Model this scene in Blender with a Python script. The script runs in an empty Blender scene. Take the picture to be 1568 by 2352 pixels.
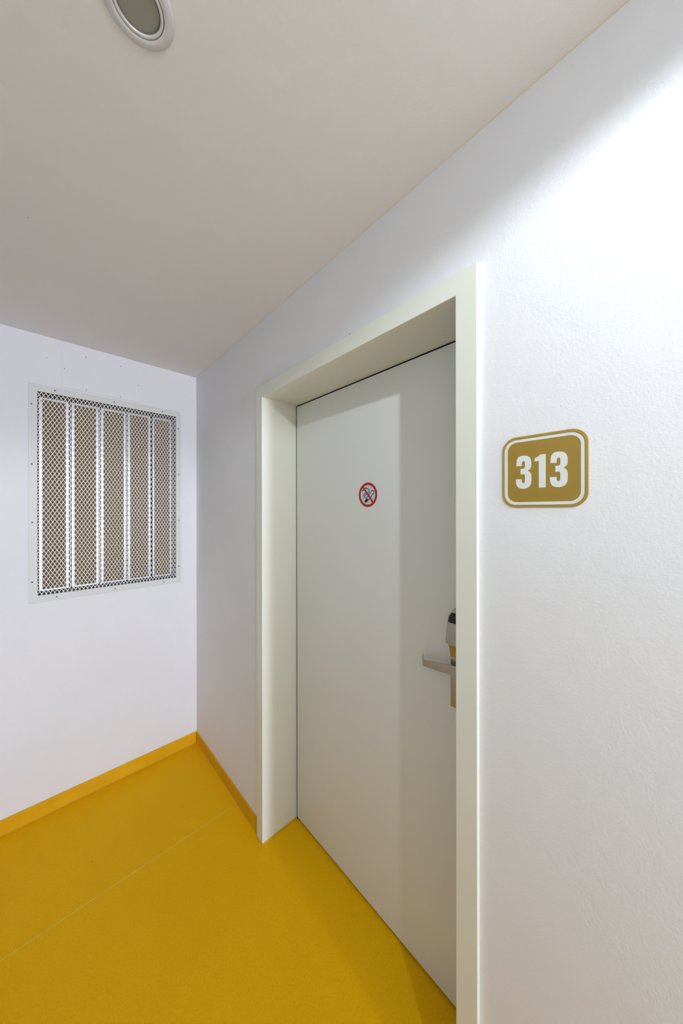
import bpy, bmesh, math, random
from mathutils import Vector, Matrix

scene = bpy.context.scene
col = scene.collection
H_EYE = 1.5

# ------------------------------------------------------------------ camera
F_PX, YAW, PITCH, ROLL, SY = 727.79, 0.75457, -0.00024, -0.00118, -2.572
fw = Vector((math.sin(YAW)*math.cos(PITCH), math.cos(YAW)*math.cos(PITCH), math.sin(PITCH)))
rt = Vector((math.cos(YAW), -math.sin(YAW), 0))
up = rt.cross(fw)
rt2 = rt*math.cos(ROLL) + up*math.sin(ROLL)
up2 = -rt*math.sin(ROLL) + up*math.cos(ROLL)
cd = bpy.data.cameras.new('camera')
cam = bpy.data.objects.new('camera', cd); col.objects.link(cam)
m = Matrix((rt2, up2, -fw)).transposed().to_4x4()
m.translation = Vector((0, 0, H_EYE))
cam.matrix_world = m
cd.sensor_fit = 'VERTICAL'; cd.sensor_height = 36.0
cd.lens = F_PX/2352*36.0
cd.shift_y = SY/2352
cd.clip_start = 0.01
scene.camera = cam

# ------------------------------------------------------------------ light and exposure
scene.view_settings.view_transform = 'Standard'
scene.view_settings.look = 'None'
scene.view_settings.gamma = 1.0
scene.view_settings.exposure = 0.26
scene.view_settings.use_curve_mapping = False
world = bpy.data.worlds.new('world'); scene.world = world; world.use_nodes = True
world.node_tree.nodes['Background'].inputs[0].default_value = (0.75, 0.85, 1.0, 1)
world.node_tree.nodes['Background'].inputs[1].default_value = 2.0
LAMP_STRENGTH = 20.0     # glow of the lit glass
SPOT_POWER = 30.0         # its beam
LAMP_COLOR = (0.885, 0.995, 1.09)
DAY_POWER = 312.0
DAY_COLOR = (0.765, 0.845, 1.07)

# ------------------------------------------------------------------ room dimensions (metres)
XW = 0.7251      # corridor face of right wall
YW = 2.1480      # face of back wall
HC = 2.3666      # ceiling
XL = -0.485      # left wall
YN = -8.0        # near end wall
C = 0.713        # front plane of the door frame
XD = 0.8986      # door leaf front
YI1, YI0 = 1.2783, 0.3631
YO1, YO0 = 1.3292, 0.3117
ZT, ZO = 2.0103, 2.0639

day = bpy.data.lights.new('window_daylight', 'AREA'); day.shape = 'RECTANGLE'
day.size = 0.50; day.size_y = 1.7; day.energy = DAY_POWER; day.color = DAY_COLOR
dayo = bpy.data.objects.new('window_daylight', day); col.objects.link(dayo)
dayo.location = (0.38, YN-0.25, 1.22); dayo.rotation_euler = (math.radians(90), 0, 0)   # shines towards +Y

# ------------------------------------------------------------------ helpers
def ray(px, py):
    return fw + (px-784)/F_PX*rt2 - (py-1176-SY)/F_PX*up2
def onX(px, py, X):
    d = ray(px, py); k = X/d.x
    return (d.y*k, H_EYE+d.z*k)          # (Y, Z)

def bm_new(): return bmesh.new()
def box(bm, x0, x1, y0, y1, z0, z1):
    vs = [bm.verts.new(p) for p in ((x0,y0,z0),(x1,y0,z0),(x1,y1,z0),(x0,y1,z0),(x0,y0,z1),(x1,y0,z1),(x1,y1,z1),(x0,y1,z1))]
    for f in ((0,3,2,1),(4,5,6,7),(0,1,5,4),(1,2,6,5),(2,3,7,6),(3,0,4,7)):
        bm.faces.new([vs[i] for i in f])
def obj(name, bm, mat, parent=None, bevel=0, segs=2, smooth=False):
    bmesh.ops.recalc_face_normals(bm, faces=bm.faces[:])
    me = bpy.data.meshes.new(name); bm.to_mesh(me); bm.free()
    me.materials.append(mat)
    o = bpy.data.objects.new(name, me); col.objects.link(o)
    if smooth:
        for p in me.polygons: p.use_smooth = True
    if parent is not None:
        o.parent = parent
        o.matrix_parent_inverse = Matrix.Identity(4)
        off = Vector(parent.get('_at', (0,0,0)))
        if off.length: me.transform(Matrix.Translation(-off))
        o['_at'] = tuple(off)
    if bevel:
        b = o.modifiers.new('bevel', 'BEVEL'); b.width = bevel; b.segments = segs; b.limit_method = 'ANGLE'
        b.angle_limit = math.radians(35)
    return o
def thing(name, loc, label=None, cat=None, group=None, kind=None):
    o = bpy.data.objects.new(name, None); col.objects.link(o); o.location = loc
    o.empty_display_size = 0.05
    o['_at'] = tuple(loc)
    if label: o['label'] = label
    if cat: o['category'] = cat
    if group: o['group'] = group
    if kind: o['kind'] = kind
    return o
def struct(name, bm, mat, label, cat, **k):
    o = obj(name, bm, mat, **k); o['kind'] = 'structure'; o['label'] = label; o['category'] = cat
    return o
def poly_prism_x(bm, pts, x0, x1):
    """pts: list of (Y,Z); prism between x0 and x1 (concave outlines allowed)"""
    a = [bm.verts.new((x0, y, z)) for y, z in pts]
    b = [bm.verts.new((x1, y, z)) for y, z in pts]
    n = len(pts)
    from mathutils.geometry import tessellate_polygon
    for t in tessellate_polygon([[Vector((y, z, 0)) for y, z in pts]]):
        bm.faces.new([a[i] for i in t]); bm.faces.new([b[i] for i in t][::-1])
    for i in range(n): bm.faces.new((a[i], a[(i+1) % n], b[(i+1) % n], b[i]))
def rrect(y0, y1, z0, z1, r, n=10):
    out = []
    for cy, cz, a0 in ((y1-r, z1-r, 0), (y0+r, z1-r, 90), (y0+r, z0+r, 180), (y1-r, z0+r, 270)):
        for i in range(n+1):
            a = math.radians(a0+90*i/n); out.append((cy+r*math.cos(a), cz+r*math.sin(a)))
    return out
def ring_prism_x(bm, outer, inner, x0, x1):
    n = len(outer)
    vo0 = [bm.verts.new((x0, *p)) for p in outer]; vi0 = [bm.verts.new((x0, *p)) for p in inner]
    vo1 = [bm.verts.new((x1, *p)) for p in outer]; vi1 = [bm.verts.new((x1, *p)) for p in inner]
    for i in range(n):
        j = (i+1) % n
        bm.faces.new((vo0[i], vo0[j], vi0[j], vi0[i])); bm.faces.new((vo1[i], vi1[i], vi1[j], vo1[j]))
        bm.faces.new((vo0[i], vo1[i], vo1[j], vo0[j])); bm.faces.new((vi0[i], vi0[j], vi1[j], vi1[i]))
def lathe(bm, prof, cx, cy, n=96, closed=True):
    """prof list of (r,z) about a vertical axis"""
    rings = []
    for r, z in prof:
        if r < 1e-6: rings.append([bm.verts.new((cx, cy, z))])
        else: rings.append([bm.verts.new((cx+r*math.cos(2*math.pi*i/n), cy+r*math.sin(2*math.pi*i/n), z)) for i in range(n)])
    seq = list(zip(rings, rings[1:]))
    if closed: seq.append((rings[-1], rings[0]))
    for a, b in seq:
        if len(a) == 1 and len(b) == 1: continue
        for i in range(n):
            j = (i+1) % n
            if len(a) == 1: bm.faces.new((a[0], b[j], b[i]))
            elif len(b) == 1: bm.faces.new((a[i], a[j], b[0]))
            else: bm.faces.new((a[i], a[j], b[j], b[i]))
def disc_y(bm, x, z, y0, y1, r, n=16):
    """short cylinder with axis along Y"""
    a = [bm.verts.new((x+r*math.cos(2*math.pi*i/n), y0, z+r*math.sin(2*math.pi*i/n))) for i in range(n)]
    b = [bm.verts.new((x+r*math.cos(2*math.pi*i/n), y1, z+r*math.sin(2*math.pi*i/n))) for i in range(n)]
    bm.faces.new(a); bm.faces.new(b[::-1])
    for i in range(n): bm.faces.new((a[i], b[i], b[(i+1) % n], a[(i+1) % n]))

# ------------------------------------------------------------------ materials
def mat(name, color, rough=0.5, metal=0.0, spec=0.5):
    M = bpy.data.materials.new(name); M.use_nodes = True
    b = M.node_tree.nodes['Principled BSDF']
    b.inputs['Base Color'].default_value = (*color, 1); b.inputs['Roughness'].default_value = rough
    b.inputs['Metallic'].default_value = metal; b.inputs['Specular IOR Level'].default_value = spec
    return M
def nodes(M): return M.node_tree.nodes, M.node_tree.links, M.node_tree.nodes['Principled BSDF']
def coords(M, scale=(1,1,1)):
    N, L, _ = nodes(M)
    tc = N.new('ShaderNodeTexCoord'); mp = N.new('ShaderNodeMapping'); mp.inputs['Scale'].default_value = scale
    L.new(tc.outputs['Object'], mp.inputs['Vector']); return mp.outputs['Vector']
def noise(M, vec, scale, detail=4, rough=0.5):
    N, L, _ = nodes(M); n = N.new('ShaderNodeTexNoise')
    n.inputs['Scale'].default_value = scale; n.inputs['Detail'].default_value = detail; n.inputs['Roughness'].default_value = rough
    L.new(vec, n.inputs['Vector']); return n.outputs['Fac']
def ramp(M, fac, stops):
    N, L, _ = nodes(M); r = N.new('ShaderNodeValToRGB')
    el = r.color_ramp.elements
    while len(el) < len(stops): el.new(0.5)
    for e, (p, c) in zip(el, stops): e.position = p; e.color = (*c, 1)
    L.new(fac, r.inputs['Fac']); return r.outputs['Color']
def bump(M, fac, strength, dist, prev=None):
    N, L, b = nodes(M); bp = N.new('ShaderNodeBump')
    bp.inputs['Strength'].default_value = strength; bp.inputs['Distance'].default_value = dist
    L.new(fac, bp.inputs['Height'])
    if prev is not None: L.new(prev, bp.inputs['Normal'])
    L.new(bp.outputs['Normal'], b.inputs['Normal']); return bp.outputs['Normal']
def mixc(M, fac, a, b_, mode='MIX'):
    N, L, _ = nodes(M); x = N.new('ShaderNodeMix'); x.data_type = 'RGBA'; x.blend_type = mode
    for sock, v in ((x.inputs[0], fac), (x.inputs[6], a), (x.inputs[7], b_)):
        if hasattr(v, 'is_output'): L.new(v, sock)
        elif isinstance(v, (int, float)): sock.default_value = v
        else: sock.default_value = (*v, 1)
    return x.outputs[2]

def plaster(name, color, dirt, grain=0.45, dist=0.0014, scale=260):
    M = mat(name, color, 0.85, spec=0.25); N, L, b = nodes(M)
    v = coords(M)
    big = noise(M, v, 1.7, 5, 0.6)
    c1 = ramp(M, big, [(0.35, dirt), (0.62, color)])
    smear = noise(M, coords(M, (1, 1, 0.35)), 5.5, 6, 0.65)
    k = ramp(M, smear, [(0.66, (0, 0, 0)), (0.80, (1, 1, 1))])
    kk = N.new('ShaderNodeMath'); kk.operation = 'MULTIPLY'; kk.inputs[1].default_value = 0.25; L.new(k, kk.inputs[0])
    c2 = mixc(M, kk.outputs[0], c1, tuple(x*0.86 for x in color))
    # a few tiny dark specks
    vo = N.new('ShaderNodeTexVoronoi'); vo.inputs['Scale'].default_value = 4.5; L.new(v, vo.inputs['Vector'])
    sp = ramp(M, vo.outputs['Distance'], [(0.0065, (1, 1, 1)), (0.010, (0, 0, 0))])
    c3 = mixc(M, sp, c2, (0.18, 0.17, 0.15))
    L.new(c3, b.inputs['Base Color'])
    n1 = bump(M, noise(M, v, scale, 3, 0.6), grain, dist)
    bump(M, noise(M, v, 22, 3, 0.5), 0.25, 0.004, n1)
    return M
M_WALL = plaster('white_plaster', (0.885, 0.885, 0.89), (0.855, 0.855, 0.86))
M_BACK = plaster('white_plaster_back', (0.87, 0.87, 0.89), (0.84, 0.84, 0.865), 0.2, 0.0008)
M_CEIL = plaster('white_ceiling_paint', (0.885, 0.875, 0.86), (0.865, 0.855, 0.84), 0.3, 0.001, 220)
M_PAINT = mat('painted_steel', (0.83, 0.84, 0.735), 0.42, spec=0.4)
bump(M_PAINT, noise(M_PAINT, coords(M_PAINT), 60, 2), 0.06, 0.001)
M_LEAF = mat('door_laminate', (0.80, 0.81, 0.765), 0.38, spec=0.4)
bump(M_LEAF, noise(M_LEAF, coords(M_LEAF), 350, 2), 0.08, 0.0006)
M_BLACK = mat('black_rubber_and_shade', (0.006, 0.006, 0.005), 0.8, spec=0.2)  # seal rubber, and the black standing in for shade under the door
M_DARK = mat('dark_cavity', (0.012, 0.012, 0.013), 0.9, spec=0.1)

M_LINER = mat('grey_sheet_metal', (0.16, 0.17, 0.18), 0.6, metal=0.3)
M_SIDE = mat('galvanised_side', (0.42, 0.45, 0.49), 0.45, metal=0.6)
M_FLOOR = mat('yellow_linoleum', (0.8, 0.45, 0.004), 0.6, spec=0.12)
N, L, b = nodes(M_FLOOR); v = coords(M_FLOOR)
c = ramp(M_FLOOR, noise(M_FLOOR, v, 170, 4, 0.8), [(0.32, (0.76, 0.38, 0.001)), (0.52, (0.93, 0.50, 0.001)), (0.72, (1.0, 0.64, 0.008))])
c2 = mixc(M_FLOOR, 0.5, c, ramp(M_FLOOR, noise(M_FLOOR, v, 2.2, 4, 0.6), [(0.3, (0.89, 0.46, 0.001)), (0.7, (0.97, 0.53, 0.002))]))
vo = N.new('ShaderNodeTexVoronoi'); vo.inputs['Scale'].default_value = 9; L.new(coords(M_FLOOR, (1, 0.6, 1)), vo.inputs['Vector'])
c3 = mixc(M_FLOOR, ramp(M_FLOOR, vo.outputs['Distance'], [(0.010, (0.8, 0.8, 0.8)), (0.018, (0, 0, 0))]), c2, (0.16, 0.08, 0.004))
L.new(c3, b.inputs['Base Color'])
bump(M_FLOOR, noise(M_FLOOR, v, 300, 3, 0.6), 0.15, 0.0006)
M_BASE = mat('yellow_linoleum_skirting', (0.8, 0.42, 0.010), 0.55, spec=0.15)
L2 = nodes(M_BASE)
nodes(M_BASE)[1].new(ramp(M_BASE, noise(M_BASE, coords(M_BASE), 7, 5, 0.6), [(0.3, (0.72, 0.38, 0.004)), (0.7, (0.84, 0.46, 0.010))]), nodes(M_BASE)[2].inputs['Base Color'])
M_WELD = mat('pale_weld_cord', (0.72, 0.56, 0.08), 0.5)
M_CAULK = mat('tan_caulk', (0.76, 0.68, 0.50), 0.7)
M_SEAL = mat('yellow_sealant', (0.70, 0.46, 0.04), 0.5)
M_FLANGE = mat('galvanised_frame_paint', (0.73, 0.74, 0.72), 0.45, spec=0.4)
M_WIRE = mat('expanded_metal', (0.98, 0.94, 0.87), 0.42, metal=0.0)
M_GALV = mat('galvanised_steel', (0.78, 0.80, 0.84), 0.40, metal=0.85)
c = ramp(M_GALV, noise(M_GALV, coords(M_GALV), 70, 3, 0.7), [(0.35, (0.56, 0.58, 0.63)), (0.65, (0.78, 0.79, 0.83))])
nodes(M_GALV)[1].new(c, nodes(M_GALV)[2].inputs['Base Color'])
M_TAN = mat('tan_board', (0.31, 0.235, 0.135), 0.9, spec=0.15)
c = ramp(M_TAN, noise(M_TAN, coords(M_TAN), 160, 5, 0.75), [(0.3, (0.175, 0.13, 0.065)), (0.7, (0.34, 0.255, 0.145))])
nodes(M_TAN)[1].new(c, nodes(M_TAN)[2].inputs['Base Color'])
M_SCREW = mat('screw_steel', (0.17, 0.17, 0.17), 0.75, metal=0.2)
M_STEEL = mat('brushed_steel', (0.50, 0.47, 0.42), 0.24, metal=1.0)
c = ramp(M_STEEL, noise(M_STEEL, coords(M_STEEL, (1, 1, 12)), 30, 3, 0.6), [(0.3, (0.45, 0.43, 0.39)), (0.7, (0.49, 0.47, 0.43))])
nodes(M_STEEL)[1].new(c, nodes(M_STEEL)[2].inputs['Base Color'])
M_READER = mat('black_plastic', (0.008, 0.006, 0.005), 0.3)
M_GOLD = mat('gold_film', (0.40, 0.240, 0.007), 0.5, spec=0.3)
M_GOLD2 = mat('gold_film_rim', (0.45, 0.275, 0.009), 0.35, spec=0.4)
M_WHITE = mat('white_film', (0.90, 0.90, 0.90), 0.6, spec=0.3)
M_RED = mat('red_print', (0.42, 0.004, 0.004), 0.5)
M_STICK = mat('sticker_white', (0.66, 0.66, 0.70), 0.5)
M_STICK_RIM = mat('sticker_pale_rim', (0.80, 0.66, 0.60), 0.5)
M_INK = mat('black_print', (0.010, 0.014, 0.014), 0.5)
M_RING = mat('lamp_ring_paint', (0.70, 0.70, 0.69), 0.35)
M_RING2 = mat('lamp_inner_ring', (0.72, 0.72, 0.70), 0.25, metal=0.3)
M_GLASS = mat('frosted_glass_unlit', (0.30, 0.30, 0.25), 0.25)
M_GLOW = bpy.data.materials.new('frosted_glass_lit'); M_GLOW.use_nodes = True
b = M_GLOW.node_tree.nodes['Principled BSDF']
b.inputs['Emission Color'].default_value = (*LAMP_COLOR, 1); b.inputs['Emission Strength'].default_value = LAMP_STRENGTH
M_ACRYL = bpy.data.materials.new('clear_acrylic'); M_ACRYL.use_nodes = True
N, L = M_ACRYL.node_tree.nodes, M_ACRYL.node_tree.links
N.remove(N['Principled BSDF'])
tr = N.new('ShaderNodeBsdfTransparent'); tr.inputs[0].default_value = (0.985, 0.99, 0.98, 1)
gl = N.new('ShaderNodeBsdfGlossy'); gl.inputs['Roughness'].default_value = 0.08
mx = N.new('ShaderNodeMixShader')
mx.inputs[0].default_value = 0.03; L.new(tr.outputs[0], mx.inputs[1]); L.new(gl.outputs[0], mx.inputs[2])
L.new(mx.outputs[0], N['Material Output'].inputs['Surface'])
M_PANE = M_ACRYL

# ------------------------------------------------------------------ structure
bm = bm_new(); box(bm, XL-0.1, 1.25, YN-0.1, YW+0.02, -0.08, 0)
floor = struct('floor', bm, M_FLOOR, 'mustard yellow speckled linoleum floor of the corridor', 'floor')
floor['_at'] = (0, 0, 0)
bm = bm_new(); box(bm, XL, XW-0.005, 1.5493, 1.5513, 0, 0.0004)
o = obj('weld_seam', bm, M_WELD, floor); o['label'] = 'thin pale welded seam across the yellow floor'
bm = bm_new(); box(bm, XL-0.1, 1.25, YN-0.1, YW+0.3, HC, HC+0.08)
struct('ceiling', bm, M_CEIL, 'off-white painted plaster ceiling', 'ceiling')
# right wall with door opening
bm = bm_new()
box(bm, XW, XW+0.24, YN, YO0+0.025, 0, HC)
box(bm, XW, XW+0.24, YO1-0.025, YW, 0, HC)
box(bm, XW, XW+0.24, YO0+0.025, YO1-0.025, ZO-0.025, HC)
bmesh.ops.remove_doubles(bm, verts=bm.verts[:], dist=1e-5)
struct('wall_right', bm, M_WALL, 'white textured plaster wall holding the door and the number sign', 'wall')
# back wall with recess for the grille
GX0, GX1, GZ0, GZ1 = -0.0215, 0.6015, 1.0858, 2.0870
bm = bm_new()
T = 0.14
box(bm, XL-0.1, GX0-0.002, YW, YW+T, 0, HC)
box(bm, GX1+0.002, XW+0.24, YW, YW+T, 0, HC)
box(bm, GX0-0.002, GX1+0.002, YW, YW+T, 0, GZ0-0.002)
box(bm, GX0-0.002, GX1+0.002, YW, YW+T, GZ1+0.002, HC)
bmesh.ops.remove_doubles(bm, verts=bm.verts[:], dist=1e-5)
struct('wall_back', bm, M_BACK, 'white plaster end wall with the mesh grille', 'wall')
bm = bm_new(); box(bm, XL-0.1, XL, YN, YW, 0, HC)
struct('wall_left', bm, M_WALL, 'white plaster wall on the left of the corridor', 'wall')
# near end wall with a window
WX0, WX1, WZ0, WZ1 = 0.10, 0.66, 0.35, 2.10
bm = bm_new()
box(bm, XL-0.1, WX0, YN-0.12, YN, 0, HC); box(bm, WX1, XW+0.24, YN-0.12, YN, 0, HC)
box(bm, WX0, WX1, YN-0.12, YN, 0, WZ0); box(bm, WX0, WX1, YN-0.12, YN, WZ1, HC)
struct('wall_front', bm, M_WALL, 'white wall with a window at the other end of the corridor', 'wall')
w1 = thing('window_1', ((WX0+WX1)/2, YN-0.06, WZ0), 'white framed window at the other end of the corridor', 'window', kind='structure')
bm = bm_new()
fwid = 0.04
box(bm, WX0, WX0+fwid, YN-0.09, YN-0.03, WZ0, WZ1); box(bm, WX1-fwid, WX1, YN-0.09, YN-0.03, WZ0, WZ1)
box(bm, WX0+fwid, WX1-fwid, YN-0.09, YN-0.03, WZ0, WZ0+fwid); box(bm, WX0+fwid, WX1-fwid, YN-0.09, YN-0.03, WZ1-fwid, WZ1)
obj('window_frame', bm, M_PAINT, w1)
bm = bm_new(); box(bm, WX0+fwid, WX1-fwid, YN-0.064, YN-0.060, WZ0+fwid, WZ1-fwid)
obj('pane', bm, M_PANE, w1)

# skirtings with a welded bead along the floor
BH, BT = 0.0708, 0.0052
def skirting(name, x0, x1, y0, y1, bead, label):
    bm = bm_new(); box(bm, x0, x1, y0, y1, 0, BH)
    o = struct(name, bm, M_BASE, label, 'baseboard', bevel=0.0015)
    o['_at'] = (0, 0, 0)
    bm = bm_new(); box(bm, *bead, 0, 0.0012)
    w = obj('weld_bead', bm, M_WELD, o)
    w['label'] = 'pale weld line where the skirting meets the floor'
skirting('baseboard_back', XL, XW-BT, YW-BT, YW-0.0001, (XL, XW-BT-0.001, YW-BT-0.0018, YW-BT), 'yellow linoleum skirting along the end wall under the grille')
skirting('baseboard_right', XW-BT, XW-0.0001, YO1+0.001, YW-BT, (XW-BT-0.0018, XW-BT, YO1+0.03, YW-BT-0.002), 'yellow linoleum skirting between the corner and the door frame')
skirting('baseboard_right_near', XW-BT, XW-0.0001, YN, YO0-0.001, (XW-BT-0.0018, XW-BT, YN, YO0-0.001), 'yellow linoleum skirting on the near side of the door')
skirting('baseboard_left', XL+0.0001, XL+BT, YN, YW-BT, (XL+BT, XL+BT+0.0018, YN, YW-BT), 'yellow linoleum skirting along the left wall')
# caulk line between ceiling and right wall
bm = bm_new()
seg = 90
random.seed(3)
pr = None
for i in range(seg+1):
    y = YN + (YW-YN)*i/seg
    w = 0.0016+0.0008*random.random()
    cur = [bm.verts.new((XW, y, HC)), bm.verts.new((XW-w, y, HC)), bm.verts.new((XW, y, HC-w))]
    if pr:
        for a in range(3): bm.faces.new((pr[a], pr[(a+1) % 3], cur[(a+1) % 3], cur[a]))
    pr = cur
struct('trim_1', bm, M_CAULK, 'thin tan caulk line between the ceiling and the right wall', 'trim')

# ------------------------------------------------------------------ door
door = thing('door_1', ((YI1+YI0)/2*0+XD, (YI1+YI0)/2, 0), 'off-white door in a deep painted steel frame', 'door', kind='structure')
bm = bm_new()
# architraves (front casing)
JX = 0.960
def frame_profile(bm):
    # casing + lining as an inverted U; each piece is an L in plan
    o_ = [(YO0, 0), (YO0, ZO), (YO1, ZO), (YO1, 0)]
    i_ = [(YI0, 0), (YI0, ZT), (YI1, ZT), (YI1, 0)]
    b_ = [(YI0-0.022, 0), (YI0-0.022, ZT+0.022), (YI1+0.022, ZT+0.022), (YI1+0.022, 0)]
    def v(p, x): return bm.verts.new((x, *p))
    of = [v(p, C) for p in o_]; ow = [v(p, XW) for p in o_]
    bw = [v(p, XW) for p in b_]; bb = [v(p, JX) for p in b_]
    ib = [v(p, JX) for p in i_]; iff = [v(p, C) for p in i_]
    loops = [of, ow, bw, bb, ib, iff]
    for k in range(6):
        a, c_ = loops[k], loops[(k+1) % 6]
        for i in range(3): bm.faces.new((a[i], a[i+1], c_[i+1], c_[i]))
    for i in (0, 3): bm.faces.new([l[i] for l in loops])
frame_profile(bm)
fr_o = obj('door_frame', bm, M_PAINT, door, bevel=0.0015, segs=3); fr_o['label'] = 'pale painted steel door frame with deep reveal'
# small yellow sealant run around the feet of the far jamb
bm = bm_new()
box(bm, C-0.003, C, YI1-0.003, YO1+0.002, 0, 0.008)
box(bm, C, XD-0.004, YI1-0.003, YI1, 0, 0.009)
o = obj('foot_sealant', bm, M_SEAL, fr_o, bevel=0.001)
G = 0.005
bm = bm_new(); box(bm, XD, XD+0.04, YI0+G, YI1-G, 0.011, ZT-G)
obj('door_leaf', bm, M_LEAF, door, bevel=0.0008)
bm = bm_new()
box(bm, XD+0.0008, XD+0.03, YI1-G, YI1, 0, ZT); box(bm, XD+0.0008, XD+0.03, YI0, YI0+G, 0, ZT)
box(bm, XD+0.0008, XD+0.03, YI0+G, YI1-G, ZT-G, ZT); box(bm, XD+0.012, XD+0.03, YI0+G, YI1-G, 0, 0.011)  # last box: added black strip for the darkness under the leaf, no seal
o = obj('door_gasket_and_gap_shade', bm, M_BLACK, door); o['label'] = 'black rubber seal around the door leaf, with a black strip added as shade below it'

# key-card lock: profile in (X,Z) swept along Y
def sweep_y(bm, prof, y0, y1):
    a = [bm.verts.new((x, y0, z)) for x, z in prof]; b = [bm.verts.new((x, y1, z)) for x, z in prof]
    n = len(prof); f1 = bm.faces.new(a); f2 = bm.faces.new(b[::-1])
    for i in range(n): bm.faces.new((a[i], b[i], b[(i+1) % n], a[(i+1) % n]))
    return f1, f2
LY0, LY1 = 0.412, 0.4675
bm = bm_new()
# reader housing (outline in Y,Z with chamfered top corners, front tilted)
out = [(LY0, 1.1165), (LY1, 1.1165), (LY1, 1.190), (LY1-0.014, 1.2115), (LY0+0.014, 1.2115), (LY0, 1.190)]
def fx(z): return 0.8550+0.013*max(0, (z-1.1165)/0.0735)**1.3
a = [bm.verts.new((fx(z) + (0.004 if z > 1.2 else 0), y, z)) for y, z in out]
bk = [bm.verts.new((XD, y, z)) for y, z in out]
mid = [bm.verts.new((fx(1.150), LY0, 1.150)), bm.verts.new((fx(1.150), LY1, 1.150)), ]
bm.faces.new((a[0], a[1], mid[1], mid[0])); bm.faces.new((mid[0], mid[1], a[2], a[5])); bm.faces.new((a[5], a[2], a[3], a[4]))
bm.faces.new(bk[::-1])
bm.faces.new((a[0], bk[0], bk[1], a[1])); bm.faces.new((a[1], bk[1], bk[2], a[2], mid[1]))
bm.faces.new((a[2], bk[2], bk[3], a[3])); bm.faces.new((a[3], bk[3], bk[4], a[4])); bm.faces.new((a[4], bk[4], bk[5], a[5])); bm.faces.new((a[5], bk[5], bk[0], a[0], mid[0]))
lock = obj('card_lock_housing', bm, M_STEEL, door, bevel=0.0016, segs=3); lock['label'] = 'brushed metal key card lock housing with black window'
def wx(z):
    xa = fx(1.150)+(fx(1.190)-fx(1.150))*(z-1.150)/0.040 if z < 1.190 else fx(1.190)+(fx(1.2115)+0.004-fx(1.190))*(z-1.190)/0.0215
    return xa-0.0009
bm = bm_new()
win = [(LY1-0.0055, 1.1890), (LY1-0.0040, 1.1760), (LY1-0.0075, 1.1730), (LY0+0.0075, 1.1730), (LY0+0.004, 1.1760), (LY0+0.0055, 1.1890), (LY0+0.0110, 1.2010), (LY1-0.0110, 1.2010)]
a = [bm.verts.new((wx(z), y, z)) for y, z in win]
b2 = [bm.verts.new((v_.co.x+0.003, v_.co.y, v_.co.z)) for v_ in a]
bm.faces.new([a[i] for i in (0,1,2,3,4,5)]); bm.faces.new([a[i] for i in (5,6,7,0)]); bm.faces.new(b2[::-1])
for i in range(8): bm.faces.new((a[i], b2[i], b2[(i+1) % 8], a[(i+1) % 8]))
o = obj('reader_window', bm, M_READER, lock); o['label'] = 'black card reader window'
# handle plate with concave throat under the housing
bm = bm_new()
prof = [(XD, 0.9165), (0.8855, 0.9165), (0.885, 0.918), (0.885, 1.055)]
for i in range(1, 9):
    t = i/8*math.pi/2
    prof.append((0.8565+0.0285*math.cos(t)**0.9 if i < 8 else 0.8565, 1.062+0.050*math.sin(t)**1.4))
prof += [(0.8565, 1.1165), (XD, 1.1165)]
sweep_y(bm, prof, LY0+0.001, LY1)
o = obj('handle_plate', bm, M_STEEL, door, bevel=0.0012); o['label'] = 'brushed metal handle plate flaring out to the lock'
# lever: bent strip
path = [(0.8720, 0.418), (0.8705, 0.432), (0.8685, 0.448), (0.8655, 0.462), (0.8605, 0.485), (0.8555, 0.512), (0.8510, 0.538), (0.8512, 0.5412), (0.8535, 0.5435), (0.862, 0.549), (0.872, 0.5553), (0.884, 0.5618)]
zt_ = [1.0495, 1.0490, 1.0475, 1.0465, 1.0450, 1.0430, 1.0405, 1.0405, 1.0405, 1.041, 1.0425, 1.044]
zb_ = [1.0170, 1.0175, 1.0185, 1.0190, 1.0197, 1.0205, 1.0212, 1.0215, 1.0215, 1.022, 1.024, 1.028]
bm = bm_new(); th = 0.0042; prev = None; n = len(path)
for i, (x, y) in enumerate(path):
    p0 = Vector(path[max(0, i-1)]); p1 = Vector(path[min(n-1, i+1)]); t = (p1-p0).normalized()
    nrm = Vector((t.y, -t.x))          # towards the door for a +Y heading
    w_ = th*(0.55 if i == n-1 else 1)
    q = [bm.verts.new((x, y, zb_[i])), bm.verts.new((x, y, zt_[i])), bm.verts.new((x+nrm.x*w_, y+nrm.y*w_, zt_[i])), bm.verts.new((x+nrm.x*w_, y+nrm.y*w_, zb_[i]))]
    if prev:
        for k in range(4): bm.faces.new((prev[k], prev[(k+1) % 4], q[(k+1) % 4], q[k]))
    else: bm.faces.new(q)
    prev = q
bm.faces.new(prev[::-1])
lever = obj('lever_handle', bm, M_STEEL, door, bevel=0.0008); lever['label'] = 'brushed metal lever handle with bent back tip'
bm = bm_new()
ns = 24
a = [bm.verts.new((0.8695, 0.434+0.0125*math.cos(2*math.pi*i/ns), 1.0335+0.0125*math.sin(2*math.pi*i/ns))) for i in range(ns)]
b2 = [bm.verts.new((0.8850, 0.434+0.0155*math.cos(2*math.pi*i/ns), 1.0335+0.0155*math.sin(2*math.pi*i/ns))) for i in range(ns)]
bm.faces.new(a); bm.faces.new(b2[::-1])
for i in range(ns): bm.faces.new((a[i], b2[i], b2[(i+1) % ns], a[(i+1) % ns]))
obj('spindle_neck', bm, M_STEEL, lever)

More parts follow.
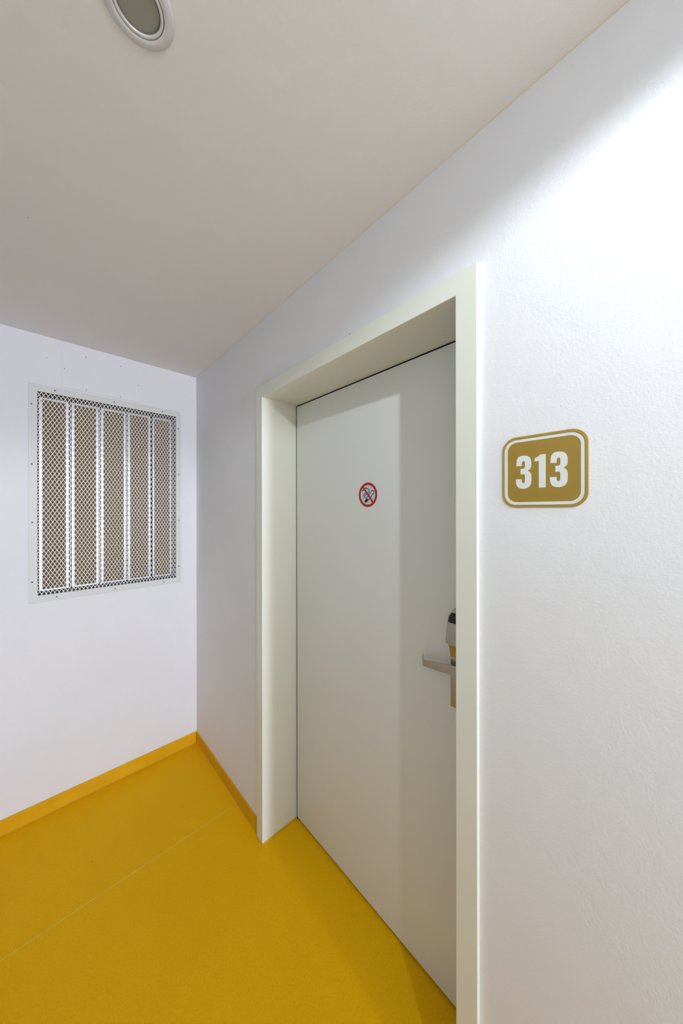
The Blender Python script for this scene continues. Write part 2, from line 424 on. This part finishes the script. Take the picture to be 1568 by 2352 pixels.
# ------------------------------------------------------------------ ventilation grille in the end wall
gr = thing('ventilation_grille', ((GX0+GX1)/2, YW, GZ0-0.033), 'large framed mesh grille with silver and tan panels behind, in the end wall', 'vent grille')
FX0, FX1, FZ0, FZ1 = -0.0525, 0.6305, 1.0530, 2.1205
bm = bm_new()
def frame_y(bm, ox0, ox1, oz0, oz1, ix0, ix1, iz0, iz1, y0, y1):
    O = [(ox0, oz0), (ox1, oz0), (ox1, oz1), (ox0, oz1)]; I = [(ix0, iz0), (ix1, iz0), (ix1, iz1), (ix0, iz1)]
    v = lambda p, y: bm.verts.new((p[0], y, p[1]))
    a = [v(p, y0) for p in O]; b = [v(p, y0) for p in I]; c_ = [v(p, y1) for p in I]; d_ = [v(p, y1) for p in O]
    for q, r in ((a, b), (b, c_), (c_, d_), (d_, a)):
        for i in range(4): bm.faces.new((q[i], q[(i+1) % 4], r[(i+1) % 4], r[i]))
frame_y(bm, FX0, FX1, FZ0, FZ1, GX0, GX1, GZ0, GZ1, YW-0.0045, YW-0.0002)
fl = obj('mounting_frame', bm, M_FLANGE, gr, bevel=0.0012); fl['label'] = 'flat pale metal frame screwed to the wall'
screws = [(-.0421,2.0194),(-.0409,1.7283),(-.0397,1.4453),(-.040,1.1558),(.6155,2.015),(.6172,1.7288),(.6172,1.4418),(.6172,1.1547),
          (.0425,2.1045),(.2867,2.1045),(.5275,2.1045),(.0479,1.0690),(.2895,1.0690),(.5334,1.0690)]
def screw(parent, x, z, y, r):
    bm = bm_new(); disc_y(bm, x, z, y-0.0012, y, r, 14)
    s = obj('screw', bm, M_SCREW, parent)
    bm = bm_new(); box(bm, x-r*0.6, x+r*0.6, y-0.0014, y-0.0011, z-0.0005, z+0.0005)
    bm.free()
    return s
for x, z in screws: screw(fl, x, z, YW-0.0045, 0.0036)
# expanded metal mesh
MW, MH = 0.01605, 0.0284
NX, NZ = -0.0065, 2.0855        # one crossing of the strands
bm = bm_new(); yM = YW-0.0005; wd = 0.0013
sl = MH/MW
def clip(x0, z0, s):
    """segment of the line z = z0 + s*(x-GX0) inside the opening"""
    pts = []
    xa, xb = GX0, GX1
    za, zb = z0+s*(xa-GX0), z0+s*(xb-GX0)
    lo, hi = GZ0, GZ1
    t0, t1 = 0.0, 1.0
    dz = zb-za
    for (edge, sign) in ((lo, 1), (hi, -1)):
        f0 = sign*(za-edge); f1 = sign*(zb-edge)
        if f0 < 0 and f1 < 0: return None
        if f0 < 0: t0 = max(t0, f0/(f0-f1))
        elif f1 < 0: t1 = min(t1, f0/(f0-f1))
    if t1-t0 < 1e-4: return None
    return (xa+(xb-xa)*t0, za+dz*t0, xa+(xb-xa)*t1, za+dz*t1)
tot = GZ1-GZ0; span = (GX1-GX0)*sl
for s in (1, -1):
    k0 = int(math.floor(-span/MH))-1; k1 = int(math.ceil((tot+span)/MH))+1
    for k in range(k0, k1):
        z0 = GZ0+k*MH+(NZ-s*sl*(NX-GX0)-GZ0) % MH
        seg_ = clip(0, z0, s*sl)
        if not seg_: continue
        x0, za, x1, zb = seg_
        d_ = Vector((x1-x0, zb-za)).normalized(); nn = Vector((-d_.y, d_.x))*wd
        y0 = yM + (0.0 if s == 1 else 0.0009)
        q0 = [(x0+nn.x, y0, za+nn.y), (x0, y0-0.0005, za), (x0-nn.x, y0, za-nn.y), (x0, y0+0.0011, za)]
        q1 = [(x1+nn.x, y0, zb+nn.y), (x1, y0-0.0005, zb), (x1-nn.x, y0, zb-nn.y), (x1, y0+0.0011, zb)]
        A = [bm.verts.new(p) for p in q0]; B = [bm.verts.new(p) for p in q1]
        bm.faces.new(A); bm.faces.new(B[::-1])
        for i in range(4): bm.faces.new((A[i], B[i], B[(i+1) % 4], A[(i+1) % 4]))
o = obj('wire_mesh', bm, M_WIRE, gr); o['label'] = 'expanded metal mesh of diamond openings'
# recess liner
YB = 2.275
for za in (GZ0-0.0018, GZ1):
    bm = bm_new(); box(bm, GX0, GX1, YW+0.003, YB, za, za+0.0018)
    o = obj('recess_liner', bm, M_LINER, gr); o['label'] = 'dark grey sheet metal liner of the recess behind the mesh'
for xa in (GX0-0.0018, GX1):
    bm = bm_new(); box(bm, xa, xa+0.0018, YW+0.003, YB, GZ0, GZ1)
    obj('side_channel', bm, M_SIDE, gr)
bm = bm_new(); box(bm, GX0-0.0018, GX1+0.0018, YB, YB+0.002, GZ0-0.0018, GZ1+0.0018)
o = obj('recess_back', bm, M_DARK, gr); o['label'] = 'dark back of the recess'
YP = 2.240
pans = [(-.0185,-.0028,.0856,.1009,'bright'),(.109,.1242,.2142,.2288,'b'),(.2357,.251,.3437,.3569,'b'),(.364,.3784,.470,.485,'b'),(.4936,.5055,.5906,.6005,'b')]
PZ0, PZ1 = 1.0872, 2.0858
for (a0, a1, a2, a3, _) in pans:
    bm = bm_new(); box(bm, a1-0.001, a2+0.001, YP+0.004, YP+0.02, PZ0+0.008, PZ1-0.008)
    p = obj('filter_panel', bm, M_TAN, gr); p['label'] = 'tan board panel in a silver metal channel'
    bm = bm_new(); frame_y(bm, a0, a3, PZ0, PZ1, a1, a2, PZ0+0.011, PZ1-0.011, YP, YP+0.025)
    obj('panel_channel', bm, M_GALV, p, bevel=0.002)
for (xa, xb) in ((.1020, .1079), (.2298, .2347), (.358, .363)):
    bm = bm_new(); box(bm, (xa+xb)/2-0.0012, (xa+xb)/2+0.0012, YP+0.001, YP+0.02, PZ0, PZ1)
    obj('divider_strip', bm, M_GALV, gr)

# blank access cover above the grille
ac = thing('access_cover', (0.2415, YW, 2.131), 'thin white blank access cover above the mesh grille, screwed to the wall', 'access panel')
bm = bm_new()
pts = rrect(0.0667, 0.4160, 2.1315, 2.3215, 0.004, 4)
A = [bm.verts.new((x, YW-0.0030, z)) for x, z in pts]; B = [bm.verts.new((x, YW-0.0002, z)) for x, z in pts]
bm.faces.new(A); bm.faces.new(B[::-1])
for i in range(len(pts)): bm.faces.new((A[i], B[i], B[(i+1) % len(pts)], A[(i+1) % len(pts)]))
obj('cover_plate', bm, M_BACK, ac, bevel=0.0012)
for x, z in ((.1641,2.3135),(.317,2.3130),(.0789,2.2274),(.4029,2.2279),(.1657,2.141),(.3168,2.1411)): screw(ac, x, z, YW-0.0030, 0.0022)

# ------------------------------------------------------------------ room number sign (clear slab, gold film behind it)
XF = XW-0.0012
k_ = XF/0.7191
def sc(y, z): return (y*k_, 1.5+(z-1.5)*k_)
sg = thing('room_number_sign', (XW, 0.1855*k_, 1.58), 'gold rounded square sign with white number 313 on the wall beside the door', 'sign')
def rr(y0, y1, z0, z1, r):
    (a, b_), (c_, d_) = sc(y0, z0), sc(y1, z1); return rrect(a, c_, b_, d_, r)
bm = bm_new(); poly_prism_x(bm, rr(.1118, .2590, 1.5068, 1.6527, .0270), XF, XF+0.0008)
plate = obj('gold_film', bm, M_GOLD, sg)
bm = bm_new(); ring_prism_x(bm, rr(.1122, .2586, 1.5072, 1.6523, .0266), rr(.1168, .2550, 1.5115, 1.6474, .0232), XF-0.0012, XF)
obj('raised_rim', bm, M_GOLD2, sg, bevel=0.0004)
bm = bm_new(); ring_prism_x(bm, rr(.1172, .2547, 1.5119, 1.6470, .0228), rr(.1228, .2489, 1.5176, 1.6414, .0180), XF-0.0004, XF-0.0001)
o = obj('border_line', bm, M_WHITE, sg); o['label'] = 'white line border'
def c6(a, b_): return onX(1240+a*120/1568, 1000+b_*120/1568, XF)
def c3_(a, b_): return onX(1100+a*300/1568, 960+b_*300/1568, XF)
three = [c6(*p) for p in [(310,835),(313,745),(320,670),(338,605),(372,555),(420,518),(490,494),(580,485),(665,490),(730,512),(782,555),(813,618),(826,690),(828,780),(820,840),(800,890),(765,930),(700,972),
    (762,1000),(800,1040),(824,1100),(831,1180),(830,1300),(815,1390),(780,1455),(725,1507),(650,1540),(560,1556),(470,1550),(400,1528),(345,1485),(312,1425),(297,1350),(292,1255),
    (490,1243),(492,1300),(502,1340),(522,1366),(552,1375),(583,1364),(600,1338),(606,1300),(607,1140),(600,1108),(582,1092),(555,1087),(458,1098),(458,918),(550,907),(583,895),(602,868),(608,830),(607,705),(598,676),(568,662),(535,670),(510,700),(499,745),(497,822)]]
zmin, zmax = min(p[1] for p in three), max(p[1] for p in three)
y3max = max(p[0] for p in three)
one = [c3_(*p) for p in [(665,522),(665,484),(690,474),(712,460),(735,437),(799,433),(799,833),(716,838),(716,517)]]
shift = c3_(440, 650)[0]-c3_(848, 650)[0]
for nm, pts in (('numeral_three', [(y+shift, z) for y, z in three]), ('numeral_one', one), ('numeral_three', three)):
    bm = bm_new(); poly_prism_x(bm, pts, XF-0.0004, XF-0.0001)
    o = obj(nm, bm, M_WHITE, sg)
bm = bm_new(); poly_prism_x(bm, rr(.1114, .2594, 1.5064, 1.6531, .0272), XW-0.0090, XF-0.0013)
o = obj('clear_slab', bm, M_ACRYL, sg); o['label'] = 'clear acrylic slab over the gold film'

# ------------------------------------------------------------------ no smoking sticker on the door leaf
ns_ = thing('no_smoking_sticker', (XD, 0.8093, 1.5605), 'round red and white no smoking sticker on the door leaf', 'sticker')
SYc, SZc, SR = 0.8093, 1.5608, 0.0490
def circ(r, n=72): return [(SYc+r*math.cos(2*math.pi*i/n), SZc+r*math.sin(2*math.pi*i/n)) for i in range(n)]
bm = bm_new(); poly_prism_x(bm, circ(SR*0.86), XD-0.0004, XD)
o = obj('white_disc', bm, M_STICK, ns_)
bm = bm_new(); ring_prism_x(bm, circ(SR), circ(SR*0.735), XD-0.00045, XD-0.00001)
obj('pale_rim', bm, M_STICK_RIM, ns_)
def c7(a, b_): return Vector(onX(815+a*60/1568, 1095+b_*60/1568, XD))
def stroke(bm, pts, w, x0, x1):
    P = [Vector(p) for p in pts]; n = len(P); Lf, Rt = [], []
    for i in range(n):
        t = (P[min(n-1, i+1)]-P[max(0, i-1)]).normalized(); nn = Vector((-t.y, t.x))*w/2
        Lf.append(P[i]+nn); Rt.append(P[i]-nn)
    poly_prism_x(bm, [tuple(p) for p in Lf+Rt[::-1]], x0, x1)
bm = bm_new(); S0, S1 = XD-0.0006, XD-0.00045
stroke(bm, [c7(*p) for p in [(600,695),(660,685),(710,688),(770,712),(815,758),(845,820),(848,870),(830,920),(800,965),(770,1000)]], 0.0030, S0, S1)
stroke(bm, [c7(*p) for p in [(440,862),(475,818),(530,785)]], 0.0045, S0, S1)
stroke(bm, [c7(*p) for p in [(660,970),(600,1015),(555,1065),(528,1120),(532,1165),(570,1215),(620,1270),(650,1310)]], 0.0030, S0, S1)
stroke(bm, [c7(*p) for p in [(720,1045),(660,1080),(610,1120),(570,1175)]], 0.0026, S0, S1)
stroke(bm, [c7(*p) for p in [(690,1290),(780,1165),(900,1000),(985,860),(1020,825),(1065,813),(1105,835),(1135,880),(1140,920),(1110,980),(1000,1150),(850,1350),(790,1420)]], 0.0030, S0, S1)
poly_prism_x(bm, [tuple(c7(*p)) for p in [(705,1285),(800,1375),(790,1420),(725,1515),(690,1555),(655,1568),(615,1555),(590,1515),(585,1470),(600,1420)]], S0, S1)
obj('cigarette_pictogram', bm, M_INK, ns_)
bm = bm_new()
ring_prism_x(bm, circ(SR*0.945), circ(SR*0.765), XD-0.0009, XD-0.0006)
obj('red_circle', bm, M_RED, ns_)
bm = bm_new(); stroke(bm, [c7(490, 620), c7(1075, 1530)], 0.0068, XD-0.00085, XD-0.00062)
obj('red_slash', bm, M_RED, ns_)

# ------------------------------------------------------------------ ceiling downlights
LX, LYv = 0.1185, 0.6327
def downlight(x, y, lit, label):
    t = thing('ceiling_light', (x, y, HC), label, 'ceiling light')
    z = HC
    bm = bm_new()
    lathe(bm, [(0.0394, z), (0.0394, z-0.0036), (0.0400, z-0.0042), (0.0470, z-0.0040), (0.0535, z-0.0026), (0.0555, z-0.0009), (0.0556, z)], x, y)
    obj('trim_ring', bm, M_RING, t, smooth=True)
    bm = bm_new()
    lathe(bm, [(0.0336, z), (0.0336, z-0.0030), (0.0342, z-0.0042), (0.0352, z-0.0046), (0.0380, z-0.0044), (0.0384, z-0.0038), (0.0384, z)], x, y)
    obj('inner_ring', bm, M_RING2, t, smooth=True)
    bm = bm_new(); lathe(bm, [(0.0384, z-0.0001), (0.0384, z-0.0016), (0.0394, z-0.0016), (0.0394, z-0.0001)], x, y)
    obj('shadow_groove', bm, M_BLACK, t)
    bm = bm_new(); lathe(bm, [(0.0, z-0.0022), (0.015, z-0.0021), (0.0280, z-0.0018), (0.0336, z-0.0012), (0.0336, z-0.0003), (0, z-0.0003)], x, y, closed=False)
    g = obj('lamp_glass', bm, M_GLOW if lit else M_GLASS, t, smooth=True); g['label'] = 'glowing frosted glass' if lit else 'grey frosted glass, not lit'
    return t
downlight(LX, LYv, False, 'round white ringed recessed ceiling light, not lit, cut by the top of the picture')
lit = downlight(LX, -0.600, True, 'lit round ceiling light over the corridor, outside the picture, lighting the right wall')
sp_ = bpy.data.lights.new('lamp_beam', 'SPOT'); sp_.energy = SPOT_POWER; sp_.color = LAMP_COLOR
sp_.spot_size = math.radians(165); sp_.spot_blend = 0.16; sp_.shadow_soft_size = 0.018
# the reflector throws more light sideways than straight down
sp_.use_nodes = True
N, L = sp_.node_tree.nodes, sp_.node_tree.links
tc = N.new('ShaderNodeTexCoord'); sx = N.new('ShaderNodeSeparateXYZ'); ab = N.new('ShaderNodeMath'); ab.operation = 'ABSOLUTE'
ml = N.new('ShaderNodeMath'); ml.operation = 'MULTIPLY_ADD'; ml.inputs[1].default_value = -0.90; ml.inputs[2].default_value = 1.50
em = next(n for n in N if n.type == 'EMISSION')
L.new(tc.outputs['Normal'], sx.inputs[0]); L.new(sx.outputs['Z'], ab.inputs[0]); L.new(ab.outputs[0], ml.inputs[0]); L.new(ml.outputs[0], em.inputs['Strength'])
spo = bpy.data.objects.new('lamp_beam', sp_); col.objects.link(spo); spo.parent = lit; spo.location = (0, 0, -0.020)

for o in bpy.data.objects:
    if '_at' in o: del o['_at']
